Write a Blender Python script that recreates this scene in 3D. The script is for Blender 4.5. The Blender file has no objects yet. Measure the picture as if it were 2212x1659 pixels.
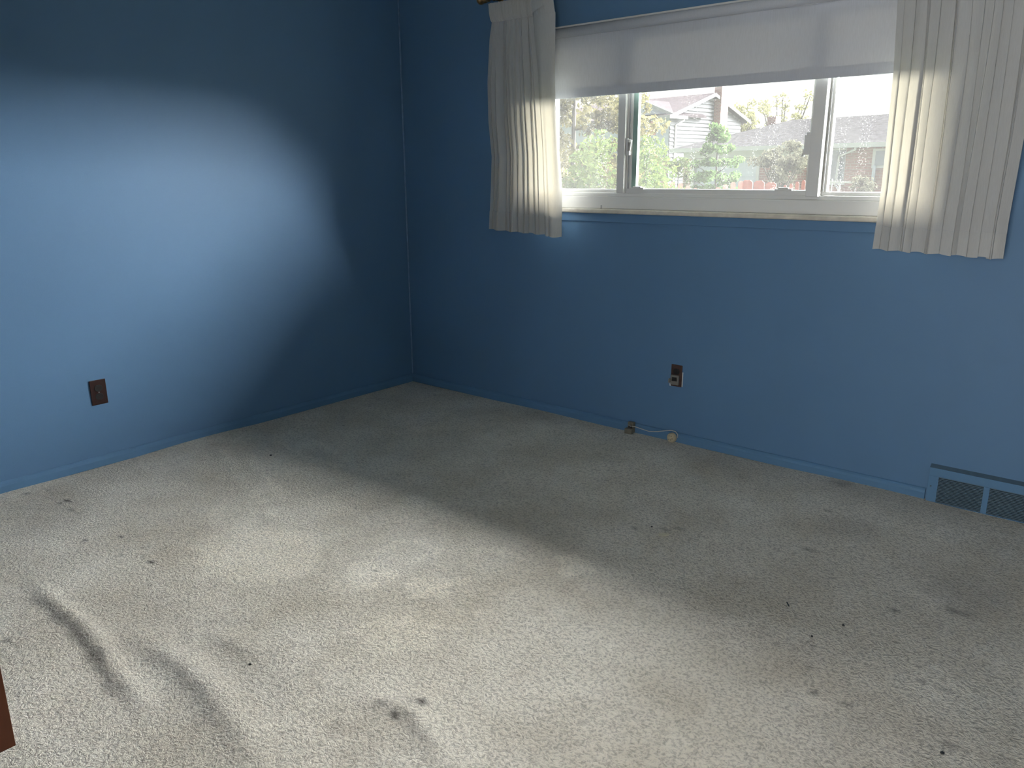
import bpy, bmesh, math, random
import numpy as np
from mathutils import Vector, Matrix
R = math.radians
PI = math.pi
S = bpy.context.scene
COL = S.collection
random.seed(7)
rng = np.random.default_rng(7)

# ------------------------------------------------------------------ camera
CAMX, CAMY, CAMZ = 3.594, -3.3304, 1.2836
YAW, PITCH, ROLL, FPX = 0.69305, 0.26337, -0.00472, 1685.57
cd = bpy.data.cameras.new('camera')
cam = bpy.data.objects.new('camera', cd)
COL.objects.link(cam)
F_ = Vector((-math.sin(YAW) * math.cos(PITCH), math.cos(YAW) * math.cos(PITCH), -math.sin(PITCH)))
R0 = Vector((math.cos(YAW), math.sin(YAW), 0))
U0 = R0.cross(F_)
R1 = math.cos(ROLL) * R0 + math.sin(ROLL) * U0
U1 = -math.sin(ROLL) * R0 + math.cos(ROLL) * U0
M = Matrix.Identity(4)
for i in range(3):
    M[i][0], M[i][1], M[i][2] = R1[i], U1[i], -F_[i]
M.translation = (CAMX, CAMY, CAMZ)
cam.matrix_world = M
cd.sensor_fit = 'HORIZONTAL'
cd.sensor_width = 36.0
cd.lens = FPX / 2212 * 36.0
cd.clip_start = 0.02
cd.clip_end = 400
S.camera = cam

# ------------------------------------------------------------------ world, sun, exposure
SKY = 0.95
SUN = 122.0
w = bpy.data.worlds.new('hazy_sky')
S.world = w
w.use_nodes = True
nt = w.node_tree
nt.nodes.clear()
wo = nt.nodes.new('ShaderNodeOutputWorld')
bg = nt.nodes.new('ShaderNodeBackground')
tc = nt.nodes.new('ShaderNodeTexCoord')
sp = nt.nodes.new('ShaderNodeSeparateXYZ')
cr = nt.nodes.new('ShaderNodeValToRGB')
cr.color_ramp.elements[0].position = 0.0
cr.color_ramp.elements[0].color = (1.0, 0.97, 0.90, 1)
cr.color_ramp.elements[1].position = 0.6
cr.color_ramp.elements[1].color = (0.80, 0.90, 1.0, 1)
nt.links.new(tc.outputs['Generated'], sp.inputs[0])
nt.links.new(sp.outputs['Z'], cr.inputs[0])
nt.links.new(cr.outputs[0], bg.inputs[0])
bg.inputs[1].default_value = SKY
nt.links.new(bg.outputs[0], wo.inputs[0])

sd = bpy.data.lights.new('hazy_sun', 'SUN')
sd.energy = SUN
sd.angle = R(96)
sd.color = (0.985, 0.985, 0.985)
sun = bpy.data.objects.new('hazy_sun', sd)
COL.objects.link(sun)
SAZ, SEL = R(27), R(36)
sdir = Vector((math.sin(SAZ) * math.cos(SEL), math.cos(SAZ) * math.cos(SEL), math.sin(SEL)))
sun.rotation_euler = (-sdir).to_track_quat('-Z', 'Y').to_euler()
sun.location = (2, 30, 18)

S.view_settings.view_transform = 'Standard'
S.view_settings.look = 'None'
S.view_settings.gamma = 1.0
S.view_settings.use_curve_mapping = False
S.view_settings.exposure = 0.38
S.cycles.max_bounces = 12
S.cycles.diffuse_bounces = 6
S.cycles.transparent_max_bounces = 24
S.cycles.sample_clamp_indirect = 6.0


# fill lamp added in the unseen hall behind the open doorway
hd = bpy.data.lights.new('hall_fill', 'AREA')
hd.shape = 'RECTANGLE'
hd.size, hd.size_y = 1.3, 1.9
hd.energy = 72.0
hd.color = (1.0, 0.975, 0.94)
hall = bpy.data.objects.new('hall_fill', hd)
COL.objects.link(hall)
hall.location = (3.35, -4.98, 1.2)
hall.rotation_euler = (R(90), 0, 0)


# ------------------------------------------------------------------ helpers
class MB:
    """collects shapes and links them as one mesh object"""

    def __init__(self):
        self.v, self.f = [], []

    def poly(self, pts):
        n = len(self.v)
        self.v += [tuple(p) for p in pts]
        self.f.append(tuple(range(n, n + len(pts))))

    def box(self, x0, x1, y0, y1, z0, z1):
        n = len(self.v)
        for x in (x0, x1):
            for y in (y0, y1):
                for z in (z0, z1):
                    self.v.append((x, y, z))
        for q in ((0, 1, 3, 2), (4, 6, 7, 5), (0, 4, 5, 1), (2, 3, 7, 6), (0, 2, 6, 4), (1, 5, 7, 3)):
            self.f.append(tuple(n + i for i in q))
        return self

    def prism(self, pts, d):
        """polygon pts (3D) extruded by vector d"""
        n, k = len(self.v), len(pts)
        self.v += [tuple(p) for p in pts]
        self.v += [tuple(Vector(p) + Vector(d)) for p in pts]
        self.f.append(tuple(range(n, n + k))[::-1])
        self.f.append(tuple(range(n + k, n + 2 * k)))
        for i in range(k):
            j = (i + 1) % k
            self.f.append((n + i, n + j, n + k + j, n + k + i))
        return self

    def tube(self, pts, r, seg=8, cap=True):
        pts = [Vector(p) for p in pts]
        rs = r if isinstance(r, (list, tuple)) else [r] * len(pts)
        n = len(self.v)
        for i, p in enumerate(pts):
            d = (pts[min(i + 1, len(pts) - 1)] - pts[max(i - 1, 0)]).normalized()
            a = d.orthogonal().normalized() if i == 0 else (a - d * a.dot(d)).normalized()
            b = d.cross(a)
            for k in range(seg):
                t = 2 * PI * k / seg
                self.v.append(tuple(p + (a * math.cos(t) + b * math.sin(t)) * rs[i]))
        for i in range(len(pts) - 1):
            for k in range(seg):
                k2 = (k + 1) % seg
                self.f.append((n + i * seg + k, n + i * seg + k2, n + (i + 1) * seg + k2, n + (i + 1) * seg + k))
        if cap:
            self.f.append(tuple(n + k for k in range(seg))[::-1])
            e = n + (len(pts) - 1) * seg
            self.f.append(tuple(e + k for k in range(seg)))
        return self

    def lathe(self, prof, o, axis='x', seg=20):
        """profile [(r, h)] turned about an axis through o"""
        n = len(self.v)
        for r, h in prof:
            for k in range(seg):
                t = 2 * PI * k / seg
                c, s = r * math.cos(t), r * math.sin(t)
                q = {'x': (h, c, s), 'y': (c, h, s), 'z': (c, s, h)}[axis]
                self.v.append((o[0] + q[0], o[1] + q[1], o[2] + q[2]))
        for i in range(len(prof) - 1):
            for k in range(seg):
                k2 = (k + 1) % seg
                self.f.append((n + i * seg + k, n + i * seg + k2, n + (i + 1) * seg + k2, n + (i + 1) * seg + k))
        self.f.append(tuple(n + k for k in range(seg)))
        e = n + (len(prof) - 1) * seg
        self.f.append(tuple(e + k for k in range(seg)))
        return self

    def grid(self, fn, nu, nv):
        n = len(self.v)
        for j in range(nv + 1):
            for i in range(nu + 1):
                self.v.append(tuple(fn(i / nu, j / nv)))
        for j in range(nv):
            for i in range(nu):
                a = n + j * (nu + 1) + i
                self.f.append((a, a + 1, a + nu + 2, a + nu + 1))
        return self

    def build(self, name, mat, parent=None, bevel=0.0, smooth=False, fix=True):
        me = bpy.data.meshes.new(name)
        me.from_pydata(self.v, [], self.f)
        if fix or bevel:
            bm = bmesh.new()
            bm.from_mesh(me)
            bmesh.ops.recalc_face_normals(bm, faces=bm.faces)
            if bevel:
                bmesh.ops.bevel(bm, geom=[e for e in bm.edges if len(e.link_faces) == 2 and e.calc_face_angle(0) > 0.5],
                                offset=bevel, segments=2, affect='EDGES', profile=0.5)
            bm.to_mesh(me)
            bm.free()
        if smooth:
            me.polygons.foreach_set('use_smooth', [True] * len(me.polygons))
        me.materials.append(mat)
        o = bpy.data.objects.new(name, me)
        COL.objects.link(o)
        if parent:
            o.parent = parent
        return o


def B(*a):
    return MB().box(*a)


def tag(o, label=None, cat=None, group=None, kind=None):
    for k, v in (('label', label), ('category', cat), ('group', group), ('kind', kind)):
        if v:
            o[k] = v
    return o


def thing(name, label, cat, loc=(0, 0, 0), rz=0.0, group=None):
    o = bpy.data.objects.new(name, None)
    o.empty_display_size = 0.1
    COL.objects.link(o)
    o.location = loc
    o.rotation_euler = (0, 0, rz)
    return tag(o, label, cat, group)


def structure(o, label=None):
    return tag(o, label, None, None, 'structure')


def kids(o):
    return [c for c in bpy.data.objects if c.parent == o]


# outdoor frame: the street is turned 10 degrees against the room
STREET = R(-10)
EX = Vector((math.cos(R(10)), -math.sin(R(10)), 0))
EY = Vector((math.sin(R(10)), math.cos(R(10)), 0))
GROUND = -0.35


def street(x, y, z=GROUND):
    p = Vector((CAMX, CAMY, 0)) + EX * x + EY * y
    return (p.x, p.y, z)


# ------------------------------------------------------------------ materials
def material(name):
    m = bpy.data.materials.new(name)
    m.use_nodes = True
    t = m.node_tree
    t.nodes.clear()
    out = t.nodes.new('ShaderNodeOutputMaterial')
    return m, t, out


def N(t, typ, **kw):
    n = t.nodes.new(typ)
    for k, v in kw.items():
        if k in n.inputs:
            n.inputs[k].default_value = v
        else:
            setattr(n, k, v)
    return n


def plain(name, col, rough=0.6, var=0.06, scale=8.0, bump=0.0, bscale=120.0, metal=0.0, spec=0.5):
    """principled colour with slight procedural variation and relief"""
    m, t, out = material(name)
    b = N(t, 'ShaderNodeBsdfPrincipled', Roughness=rough, Metallic=metal)
    b.inputs['Specular IOR Level'].default_value = spec
    tcn = N(t, 'ShaderNodeTexCoord')
    nz = N(t, 'ShaderNodeTexNoise', Scale=scale, Detail=5.0)
    t.links.new(tcn.outputs['Object'], nz.inputs['Vector'])
    r = N(t, 'ShaderNodeValToRGB')
    c = np.array(col)
    r.color_ramp.elements[0].position = 0.3
    r.color_ramp.elements[1].position = 0.7
    r.color_ramp.elements[0].color = (*np.clip(c * (1 - var), 0, 1), 1)
    r.color_ramp.elements[1].color = (*np.clip(c * (1 + var), 0, 1), 1)
    t.links.new(nz.outputs[0], r.inputs[0])
    t.links.new(r.outputs[0], b.inputs['Base Color'])
    if bump:
        n2 = N(t, 'ShaderNodeTexNoise', Scale=bscale, Detail=3.0)
        t.links.new(tcn.outputs['Object'], n2.inputs['Vector'])
        bp = N(t, 'ShaderNodeBump', Strength=bump, Distance=0.002)
        t.links.new(n2.outputs[0], bp.inputs['Height'])
        t.links.new(bp.outputs[0], b.inputs['Normal'])
    t.links.new(b.outputs[0], out.inputs[0])
    return m


def cloth(name, col, trans=0.45, scale=900.0):
    m, t, out = material(name)
    d = N(t, 'ShaderNodeBsdfDiffuse')
    tr = N(t, 'ShaderNodeBsdfTranslucent')
    mx = N(t, 'ShaderNodeMixShader', Fac=trans)
    tcn = N(t, 'ShaderNodeTexCoord')
    nz = N(t, 'ShaderNodeTexNoise', Scale=60.0, Detail=6.0)
    mp = N(t, 'ShaderNodeMapping')
    mp.inputs['Scale'].default_value = (6.0, 6.0, 0.5)
    t.links.new(tcn.outputs['Object'], mp.inputs[0])
    t.links.new(mp.outputs[0], nz.inputs['Vector'])
    r = N(t, 'ShaderNodeValToRGB')
    c = np.array(col)
    r.color_ramp.elements[0].color = (*(c * 0.88), 1)
    r.color_ramp.elements[1].color = (*np.clip(c * 1.08, 0, 1), 1)
    t.links.new(nz.outputs[0], r.inputs[0])
    t.links.new(r.outputs[0], d.inputs[0])
    hs = N(t, 'ShaderNodeMix', data_type='RGBA', blend_type='MULTIPLY')
    hs.inputs[0].default_value = 1.0
    t.links.new(r.outputs[0], hs.inputs[6])
    hs.inputs[7].default_value = (1.0, 0.90, 0.70, 1)
    t.links.new(hs.outputs[2], tr.inputs[0])
    t.links.new(d.outputs[0], mx.inputs[1])
    t.links.new(tr.outputs[0], mx.inputs[2])
    t.links.new(mx.outputs[0], out.inputs[0])
    return m


def leafy(name, c0, c1, trans=0.45):
    m, t, out = material(name)
    d = N(t, 'ShaderNodeBsdfDiffuse')
    tr = N(t, 'ShaderNodeBsdfTranslucent')
    mx = N(t, 'ShaderNodeMixShader', Fac=trans)
    tcn = N(t, 'ShaderNodeTexCoord')
    nz = N(t, 'ShaderNodeTexNoise', Scale=3.5, Detail=8.0, Roughness=0.75)
    t.links.new(tcn.outputs['Object'], nz.inputs['Vector'])
    r = N(t, 'ShaderNodeValToRGB')
    r.color_ramp.elements[0].position = 0.35
    r.color_ramp.elements[1].position = 0.65
    r.color_ramp.elements[0].color = (*c0, 1)
    r.color_ramp.elements[1].color = (*c1, 1)
    t.links.new(nz.outputs[0], r.inputs[0])
    t.links.new(r.outputs[0], d.inputs[0])
    t.links.new(r.outputs[0], tr.inputs[0])
    t.links.new(d.outputs[0], mx.inputs[1])
    t.links.new(tr.outputs[0], mx.inputs[2])
    t.links.new(mx.outputs[0], out.inputs[0])
    return m


def brickmat(name, c1, c2, mortar):
    m, t, out = material(name)
    b = N(t, 'ShaderNodeBsdfPrincipled', Roughness=0.9)
    tcn = N(t, 'ShaderNodeTexCoord')
    sx = N(t, 'ShaderNodeSeparateXYZ')
    cx = N(t, 'ShaderNodeCombineXYZ')
    ad = N(t, 'ShaderNodeMath', operation='ADD')
    t.links.new(tcn.outputs['Object'], sx.inputs[0])
    t.links.new(sx.outputs[0], ad.inputs[0])
    t.links.new(sx.outputs[1], ad.inputs[1])
    t.links.new(ad.outputs[0], cx.inputs[0])
    t.links.new(sx.outputs[2], cx.inputs[1])
    br = N(t, 'ShaderNodeTexBrick', Scale=1.0)
    br.inputs['Brick Width'].default_value = 0.21
    br.inputs['Row Height'].default_value = 0.075
    br.inputs['Mortar Size'].default_value = 0.008
    br.inputs['Color1'].default_value = (*c1, 1)
    br.inputs['Color2'].default_value = (*c2, 1)
    br.inputs['Mortar'].default_value = (*mortar, 1)
    t.links.new(cx.outputs[0], br.inputs['Vector'])
    t.links.new(br.outputs[0], b.inputs['Base Color'])
    bp = N(t, 'ShaderNodeBump', Strength=0.6, Distance=0.01)
    t.links.new(br.outputs['Fac'], bp.inputs['Height'])
    bp.invert = True
    t.links.new(bp.outputs[0], b.inputs['Normal'])
    t.links.new(b.outputs[0], out.inputs[0])
    return m


def carpet_material():
    m, t, out = material('cut_pile_carpet')
    b = N(t, 'ShaderNodeBsdfPrincipled', Roughness=1.0)
    b.inputs['Specular IOR Level'].default_value = 0.1
    b.inputs['Sheen Weight'].default_value = 0.15
    b.inputs['Sheen Roughness'].default_value = 0.5
    tcn = N(t, 'ShaderNodeTexCoord')
    # broad worn mottling
    n1 = N(t, 'ShaderNodeTexNoise', Scale=2.2, Detail=6.0, Roughness=0.6)
    t.links.new(tcn.outputs['Object'], n1.inputs['Vector'])
    r1 = N(t, 'ShaderNodeValToRGB')
    r1.color_ramp.elements[0].position = 0.33
    r1.color_ramp.elements[1].position = 0.68
    r1.color_ramp.elements[0].color = (0.55, 0.50, 0.405, 1)
    r1.color_ramp.elements[1].color = (0.75, 0.705, 0.61, 1)
    t.links.new(n1.outputs[0], r1.inputs[0])
    # tufts
    wz = N(t, 'ShaderNodeTexNoise', Scale=40.0, Detail=2.0)
    t.links.new(tcn.outputs['Object'], wz.inputs['Vector'])
    mv = N(t, 'ShaderNodeMix', data_type='RGBA', blend_type='LINEAR_LIGHT')
    mv.inputs[0].default_value = 0.012
    t.links.new(tcn.outputs['Object'], mv.inputs[6])
    t.links.new(wz.outputs['Color'], mv.inputs[7])
    vo = N(t, 'ShaderNodeTexNoise', Scale=118.0, Detail=3.0, Roughness=0.6)
    t.links.new(mv.outputs[2], vo.inputs['Vector'])
    r2 = N(t, 'ShaderNodeMapRange')
    r2.inputs['From Min'].default_value = 0.34
    r2.inputs['From Max'].default_value = 0.56
    r2.inputs['To Min'].default_value = 0.60
    r2.inputs['To Max'].default_value = 1.06
    t.links.new(vo.outputs[0], r2.inputs['Value'])
    mm = N(t, 'ShaderNodeMix', data_type='RGBA', blend_type='MULTIPLY')
    mm.inputs[0].default_value = 1.0
    t.links.new(r1.outputs[0], mm.inputs[6])
    t.links.new(r2.outputs[0], mm.inputs[7])
    # brushed nap, stains and painted fold shade, stored on the mesh
    at = N(t, 'ShaderNodeAttribute', attribute_name='nap')
    m3 = N(t, 'ShaderNodeMix', data_type='RGBA', blend_type='MULTIPLY')
    m3.inputs[0].default_value = 1.0
    t.links.new(mm.outputs[2], m3.inputs[6])
    mx0 = N(t, 'ShaderNodeMath', operation='MAXIMUM')
    mx0.inputs[1].default_value = 0.6
    t.links.new(at.outputs['Fac'], mx0.inputs[0])
    t.links.new(mx0.outputs[0], m3.inputs[7])
    a2 = N(t, 'ShaderNodeAttribute', attribute_name='stain_shade')
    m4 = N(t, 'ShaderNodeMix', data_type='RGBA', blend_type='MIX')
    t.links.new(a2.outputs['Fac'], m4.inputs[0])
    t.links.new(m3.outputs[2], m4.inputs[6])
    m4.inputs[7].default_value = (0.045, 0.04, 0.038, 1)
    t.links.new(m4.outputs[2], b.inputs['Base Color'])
    bp = N(t, 'ShaderNodeBump', Strength=1.0, Distance=0.008)
    t.links.new(vo.outputs[0], bp.inputs['Height'])
    t.links.new(bp.outputs[0], b.inputs['Normal'])
    t.links.new(b.outputs[0], out.inputs[0])
    return m


def glass_material(name='dusty_glass', dust=0.020, dots=0.22):
    """clear pane with a film of dust, splash dots and dried drips"""
    m, t, out = material(name)
    tr = N(t, 'ShaderNodeBsdfTransparent', Color=(0.97, 0.985, 0.975, 1))
    gl = N(t, 'ShaderNodeBsdfGlossy', Roughness=0.02)
    m1 = N(t, 'ShaderNodeMixShader', Fac=0.04)
    t.links.new(tr.outputs[0], m1.inputs[1])
    t.links.new(gl.outputs[0], m1.inputs[2])
    tl = N(t, 'ShaderNodeBsdfTranslucent', Color=(0.9, 0.9, 0.88, 1))
    tcn = N(t, 'ShaderNodeTexCoord')
    n1 = N(t, 'ShaderNodeTexNoise', Scale=4.0, Detail=4.0)
    t.links.new(tcn.outputs['Object'], n1.inputs['Vector'])
    r1 = N(t, 'ShaderNodeMapRange')
    r1.inputs['To Min'].default_value = dust * 0.7
    r1.inputs['To Max'].default_value = dust * 1.3
    t.links.new(n1.outputs[0], r1.inputs['Value'])
    # splash dots, only in patches
    v = N(t, 'ShaderNodeTexVoronoi', Scale=150.0)
    t.links.new(tcn.outputs['Object'], v.inputs['Vector'])
    rd = N(t, 'ShaderNodeMapRange')
    rd.inputs['From Min'].default_value = 0.16
    rd.inputs['From Max'].default_value = 0.30
    rd.inputs['To Min'].default_value = 1.0
    rd.inputs['To Max'].default_value = 0.0
    t.links.new(v.outputs['Distance'], rd.inputs['Value'])
    mp = N(t, 'ShaderNodeMapping')
    mp.inputs['Scale'].default_value = (9.0, 9.0, 0.8)
    t.links.new(tcn.outputs['Object'], mp.inputs[0])
    n2 = N(t, 'ShaderNodeTexNoise', Scale=2.0, Detail=3.0)
    t.links.new(mp.outputs[0], n2.inputs['Vector'])
    r2 = N(t, 'ShaderNodeMapRange')
    r2.inputs['From Min'].default_value = 0.50
    r2.inputs['From Max'].default_value = 0.78
    r2.inputs['To Max'].default_value = dots
    t.links.new(n2.outputs[0], r2.inputs['Value'])
    mu = N(t, 'ShaderNodeMath', operation='MULTIPLY')
    t.links.new(rd.outputs[0], mu.inputs[0])
    t.links.new(r2.outputs[0], mu.inputs[1])
    ad = N(t, 'ShaderNodeMath', operation='ADD', use_clamp=True)
    t.links.new(r1.outputs[0], ad.inputs[0])
    t.links.new(mu.outputs[0], ad.inputs[1])
    m2 = N(t, 'ShaderNodeMixShader')
    t.links.new(ad.outputs[0], m2.inputs[0])
    t.links.new(m1.outputs[0], m2.inputs[1])
    t.links.new(tl.outputs[0], m2.inputs[2])
    t.links.new(m2.outputs[0], out.inputs[0])
    return m


BLUE = (0.102, 0.203, 0.342)
m_wall = plain('blue_wall_paint', BLUE, 0.55, 0.04, 1.6, 0.12, 260.0, spec=0.35)
m_base = plain('blue_gloss_paint', (0.095, 0.205, 0.345), 0.75, 0.04, 3.0, 0.1, 60.0)
m_caulk = plain('pale_blue_caulk', (0.16, 0.27, 0.42), 0.5, 0.15, 40.0)
m_ceil = plain('white_ceiling_paint', (0.72, 0.71, 0.68), 0.9, 0.02, 3.0)
m_carpet = carpet_material()
m_vinyl = plain('white_vinyl', (0.78, 0.77, 0.74), 0.4, 0.02, 6.0)
m_vinylg = plain('grey_vinyl_channel', (0.30, 0.30, 0.30), 0.5, 0.05, 6.0)
m_green = plain('green_edge_reflection', (0.27, 0.38, 0.33), 0.4, 0.15, 14.0)
m_sill = plain('cream_marble_sill', (0.66, 0.61, 0.52), 0.3, 0.14, 22.0)
m_glass = glass_material()
m_shade = cloth('vinyl_shade_cloth', (0.56, 0.575, 0.61), 0.008)
m_curt = cloth('cream_curtain_cloth', (0.545, 0.545, 0.535), 0.115)
m_hem = cloth('cream_curtain_double_cloth', (0.53, 0.53, 0.515), 0.035)
m_brass = plain('aged_brass', (0.30, 0.20, 0.09), 0.35, 0.25, 30.0, metal=0.9)
m_steel = plain('dull_steel', (0.35, 0.35, 0.34), 0.4, 0.1, 30.0, metal=0.8)
m_brown = plain('brown_bakelite', (0.026, 0.008, 0.006), 0.35, 0.15, 60.0)
m_brown2 = plain('worn_brown_plate', (0.06, 0.028, 0.020), 0.5, 0.25, 60.0)
m_black = plain('near_black_plastic', (0.012, 0.012, 0.012), 0.45, 0.1, 60.0)
m_greyp = plain('grey_plastic', (0.20, 0.19, 0.17), 0.5, 0.1, 40.0)
m_beige = plain('beige_plastic', (0.50, 0.42, 0.28), 0.5, 0.08, 60.0)
m_dimbox = plain('dingy_putty_plastic', (0.17, 0.155, 0.115), 0.55, 0.12, 60.0)
m_cord = plain('off_white_cord', (0.52, 0.50, 0.46), 0.5, 0.1, 40.0)
m_grille = plain('dark_teal_enamel', (0.075, 0.125, 0.165), 0.45, 0.1, 40.0)
m_door = plain('red_brown_wood_stain', (0.12, 0.038, 0.018), 0.5, 0.22, 5.0, spec=0.2)
m_paper = plain('yellowed_paper', (0.58, 0.54, 0.40), 0.8, 0.08, 90.0)
m_white_patch = plain('bare_plaster', (0.72, 0.72, 0.70), 0.9, 0.05, 90.0)
# outdoors
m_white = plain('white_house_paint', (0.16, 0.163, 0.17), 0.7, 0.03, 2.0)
m_bluew = plain('shade_tinted_white_wall', (0.24, 0.26, 0.31), 0.9, 0.05, 0.9)  # white front walls, the blue of their shade put into the colour
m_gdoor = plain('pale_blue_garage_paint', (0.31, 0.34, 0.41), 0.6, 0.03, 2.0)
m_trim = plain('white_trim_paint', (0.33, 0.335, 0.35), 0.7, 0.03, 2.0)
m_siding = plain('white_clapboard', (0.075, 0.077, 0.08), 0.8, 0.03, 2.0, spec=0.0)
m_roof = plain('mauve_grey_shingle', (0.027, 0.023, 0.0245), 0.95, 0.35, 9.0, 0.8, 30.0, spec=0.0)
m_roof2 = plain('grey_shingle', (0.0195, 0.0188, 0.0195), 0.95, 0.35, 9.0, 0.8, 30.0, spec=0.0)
m_brick = brickmat('red_brown_brick', (0.21, 0.105, 0.09), (0.16, 0.08, 0.07), (0.24, 0.20, 0.18))
m_brick2 = brickmat('mottled_brick', (0.27, 0.15, 0.12), (0.36, 0.27, 0.24), (0.42, 0.38, 0.36))
m_shut = plain('red_brown_shutter_paint', (0.26, 0.10, 0.085), 0.6, 0.08, 3.0)
m_pane = plain('dark_far_window_glass', (0.13, 0.15, 0.18), 0.1, 0.2, 1.5)
m_fence = plain('red_stained_cedar', (0.30, 0.085, 0.065), 0.85, 0.18, 9.0)
m_bark = plain('grey_bark', (0.035, 0.029, 0.023), 0.95, 0.25, 14.0)
m_grass = plain('lawn_grass', (0.03, 0.045, 0.016), 0.95, 0.35, 3.0)
m_spout = plain('grey_gutter_metal', (0.32, 0.31, 0.31), 0.6, 0.05, 3.0)
l_con = leafy('tan_green_needles', (0.035, 0.035, 0.015), (0.087, 0.076, 0.035))
l_cone = leafy('bright_green_needles', (0.014, 0.030, 0.011), (0.063, 0.078, 0.021))
l_maple = leafy('fresh_maple_leaves', (0.028, 0.054, 0.017), (0.059, 0.091, 0.035))
l_grey = leafy('grey_green_leaves', (0.037, 0.038, 0.026), (0.069, 0.068, 0.048))
l_far = leafy('sunlit_far_leaves', (0.045, 0.048, 0.021), (0.091, 0.087, 0.042))
l_bush = leafy('olive_bush_leaves', (0.022, 0.037, 0.014), (0.059, 0.069, 0.028))

# ------------------------------------------------------------------ room shell
XR, YF, ZC = 4.25, -3.75, 2.44
WT = 0.20            # wall thickness
OX0, OX1, OZ0, OZ1 = 1.00, 2.95, 1.10, 1.955   # window opening

# floor: a fine grid with real wrinkles; brushed nap, stains and painted fold shade as attributes
PATCH = [(1.316, -1.982, 0.189, 0.155, -0.180, 0.117, 0.9), (1.727, -1.837, 0.072, 0.059, -0.075, 0.064, 0.7),
         (1.953, -1.769, 0.064, 0.052, -0.053, 0.053, 0.8), (2.225, -1.358, 0.055, 0.045, -0.048, 0.068, 0.7),
         (2.067, -2.013, 0.099, 0.081, -0.073, 0.067, 0.5), (1.278, -1.8, 0.08, 0.065, -0.085, 0.06, 0.3),
         (2.088, -1.902, 0.128, 0.105, -0.055, 0.055, 0.3), (0.98, -1.886, 0.07, 0.057, -0.119, 0.072, 0.35),
         (1.181, -1.554, 0.087, 0.07, -0.096, 0.074, 0.4), (3.207, -1.38, 0.185, 0.151, -0.034, 0.127, 0.25)]
STROKE = [([(0.228, -1.48), (0.685, -1.641), (1.016, -1.745), (1.12, -1.773)], 0.022, 0.5),
          ([(0.419, -1.449), (0.771, -1.571), (0.981, -1.657)], 0.02, 0.5),
          ([(0.351, -1.25), (0.624, -1.284), (0.873, -1.276)], 0.015, 0.4),
          ([(1.631, -1.703), (1.633, -1.594), (1.712, -1.554), (1.802, -1.586)], 0.02, 0.55),
          ([(1.897, -1.486), (1.961, -1.434), (2.067, -1.436)], 0.022, 0.6),
          ([(1.77, -1.699), (1.808, -1.581)], 0.015, 0.5),
          ([(0.232, -1.114), (0.559, -1.127), (0.867, -1.205)], 0.015, 0.3),
          ([(1.614, -1.929), (1.734, -1.966), (1.814, -1.901), (1.816, -1.804)], 0.02, 0.4),
          ([(1.96, -1.837), (1.988, -1.741), (2.004, -1.671)], 0.02, 0.5),
          ([(1.997, -1.911), (2.053, -1.848), (2.113, -1.788)], 0.008, -0.4),
          ([(0.927, -1.874), (1.083, -1.958), (1.133, -2.015)], 0.03, -0.3),
          ([(0.948, -1.743), (1.121, -1.825)], 0.02, -0.35), ([(1.915, -1.622), (1.984, -1.628), (1.935, -1.687)], 0.02, -0.35),
          ([(2.844, -1.285), (2.991, -1.273), (3.053, -1.267)], 0.03, 0.25),
          ([(3.198, -1.388), (3.3, -1.487), (3.275, -1.629)], 0.05, 0.25),
          ([(0.871, -0.237), (0.985, -0.254), (1.061, -0.266)], 0.008, 0.3),
          ([(0.543, -2.495), (0.739, -2.429), (0.741, -2.236)], 0.05, 0.25),
          ([(0.854, -0.514), (1.398, -0.535), (1.794, -0.531)], 0.05, 0.12)]
STAIN = [(0.308, -2.22, 0.018, 0.9), (0.315, -2.25, 0.012, 0.8), (0.33, -2.215, 0.011, 0.7), (0.419, -2.247, 0.022, 0.45),
         (0.098, -2.292, 0.02, 0.4), (0.129, -2.223, 0.02, 0.4), (0.736, -2.328, 0.016, 0.5), (0.813, -2.232, 0.014, 0.7),
         (0.857, -2.196, 0.008, 0.4), (1.089, -2.257, 0.016, 0.75), (0.963, -2.219, 0.008, 0.5), (0.955, -2.297, 0.012, 0.3),
         (1.244, -2.738, 0.025, 0.35), (2.345, -2.18, 0.018, 0.7), (2.323, -2.261, 0.02, 0.7), (2.271, -2.252, 0.018, 0.4),
         (3.283, -0.855, 0.03, 0.4), (3.308, -0.857, 0.03, 0.3), (3.137, -0.974, 0.016, 0.5), (3.01, -1.31, 0.008, 0.5),
         (2.233, -0.973, 0.02, 0.4), (2.328, -0.906, 0.02, 0.35), (2.365, -0.866, 0.02, 0.25), (2.745, -0.371, 0.02, 0.35),
         (2.701, -0.061, 0.04, 0.3), (2.799, -0.73, 0.025, 0.3), (3.088, -1.515, 0.014, 0.4), (3.166, -1.509, 0.014, 0.4),
         (3.29, -1.288, 0.014, 0.35), (3.336, -1.299, 0.02, 0.3), (3.403, -1.505, 0.02, 0.3), (3.442, -1.402, 0.014, 0.3),
         (3.036, -1.419, 0.012, 0.3), (2.927, -1.37, 0.012, 0.3), (0.387, -0.87, 0.008, 0.6), (2.326, -0.243, 0.03, 0.15),
         (1.161, -0.112, 0.03, 0.12), (2.874, -0.453, 0.1, 0.15), (3.278, -0.726, 0.12, 0.18), (1.601, -1.92, 0.01, 0.35),
         (1.736, -1.806, 0.01, 0.5), (1.368, -1.824, 0.008, 0.4), (2.914, -0.614, 0.008, 0.4), (0.509, -2.374, 0.1, 0.1)]
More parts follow.
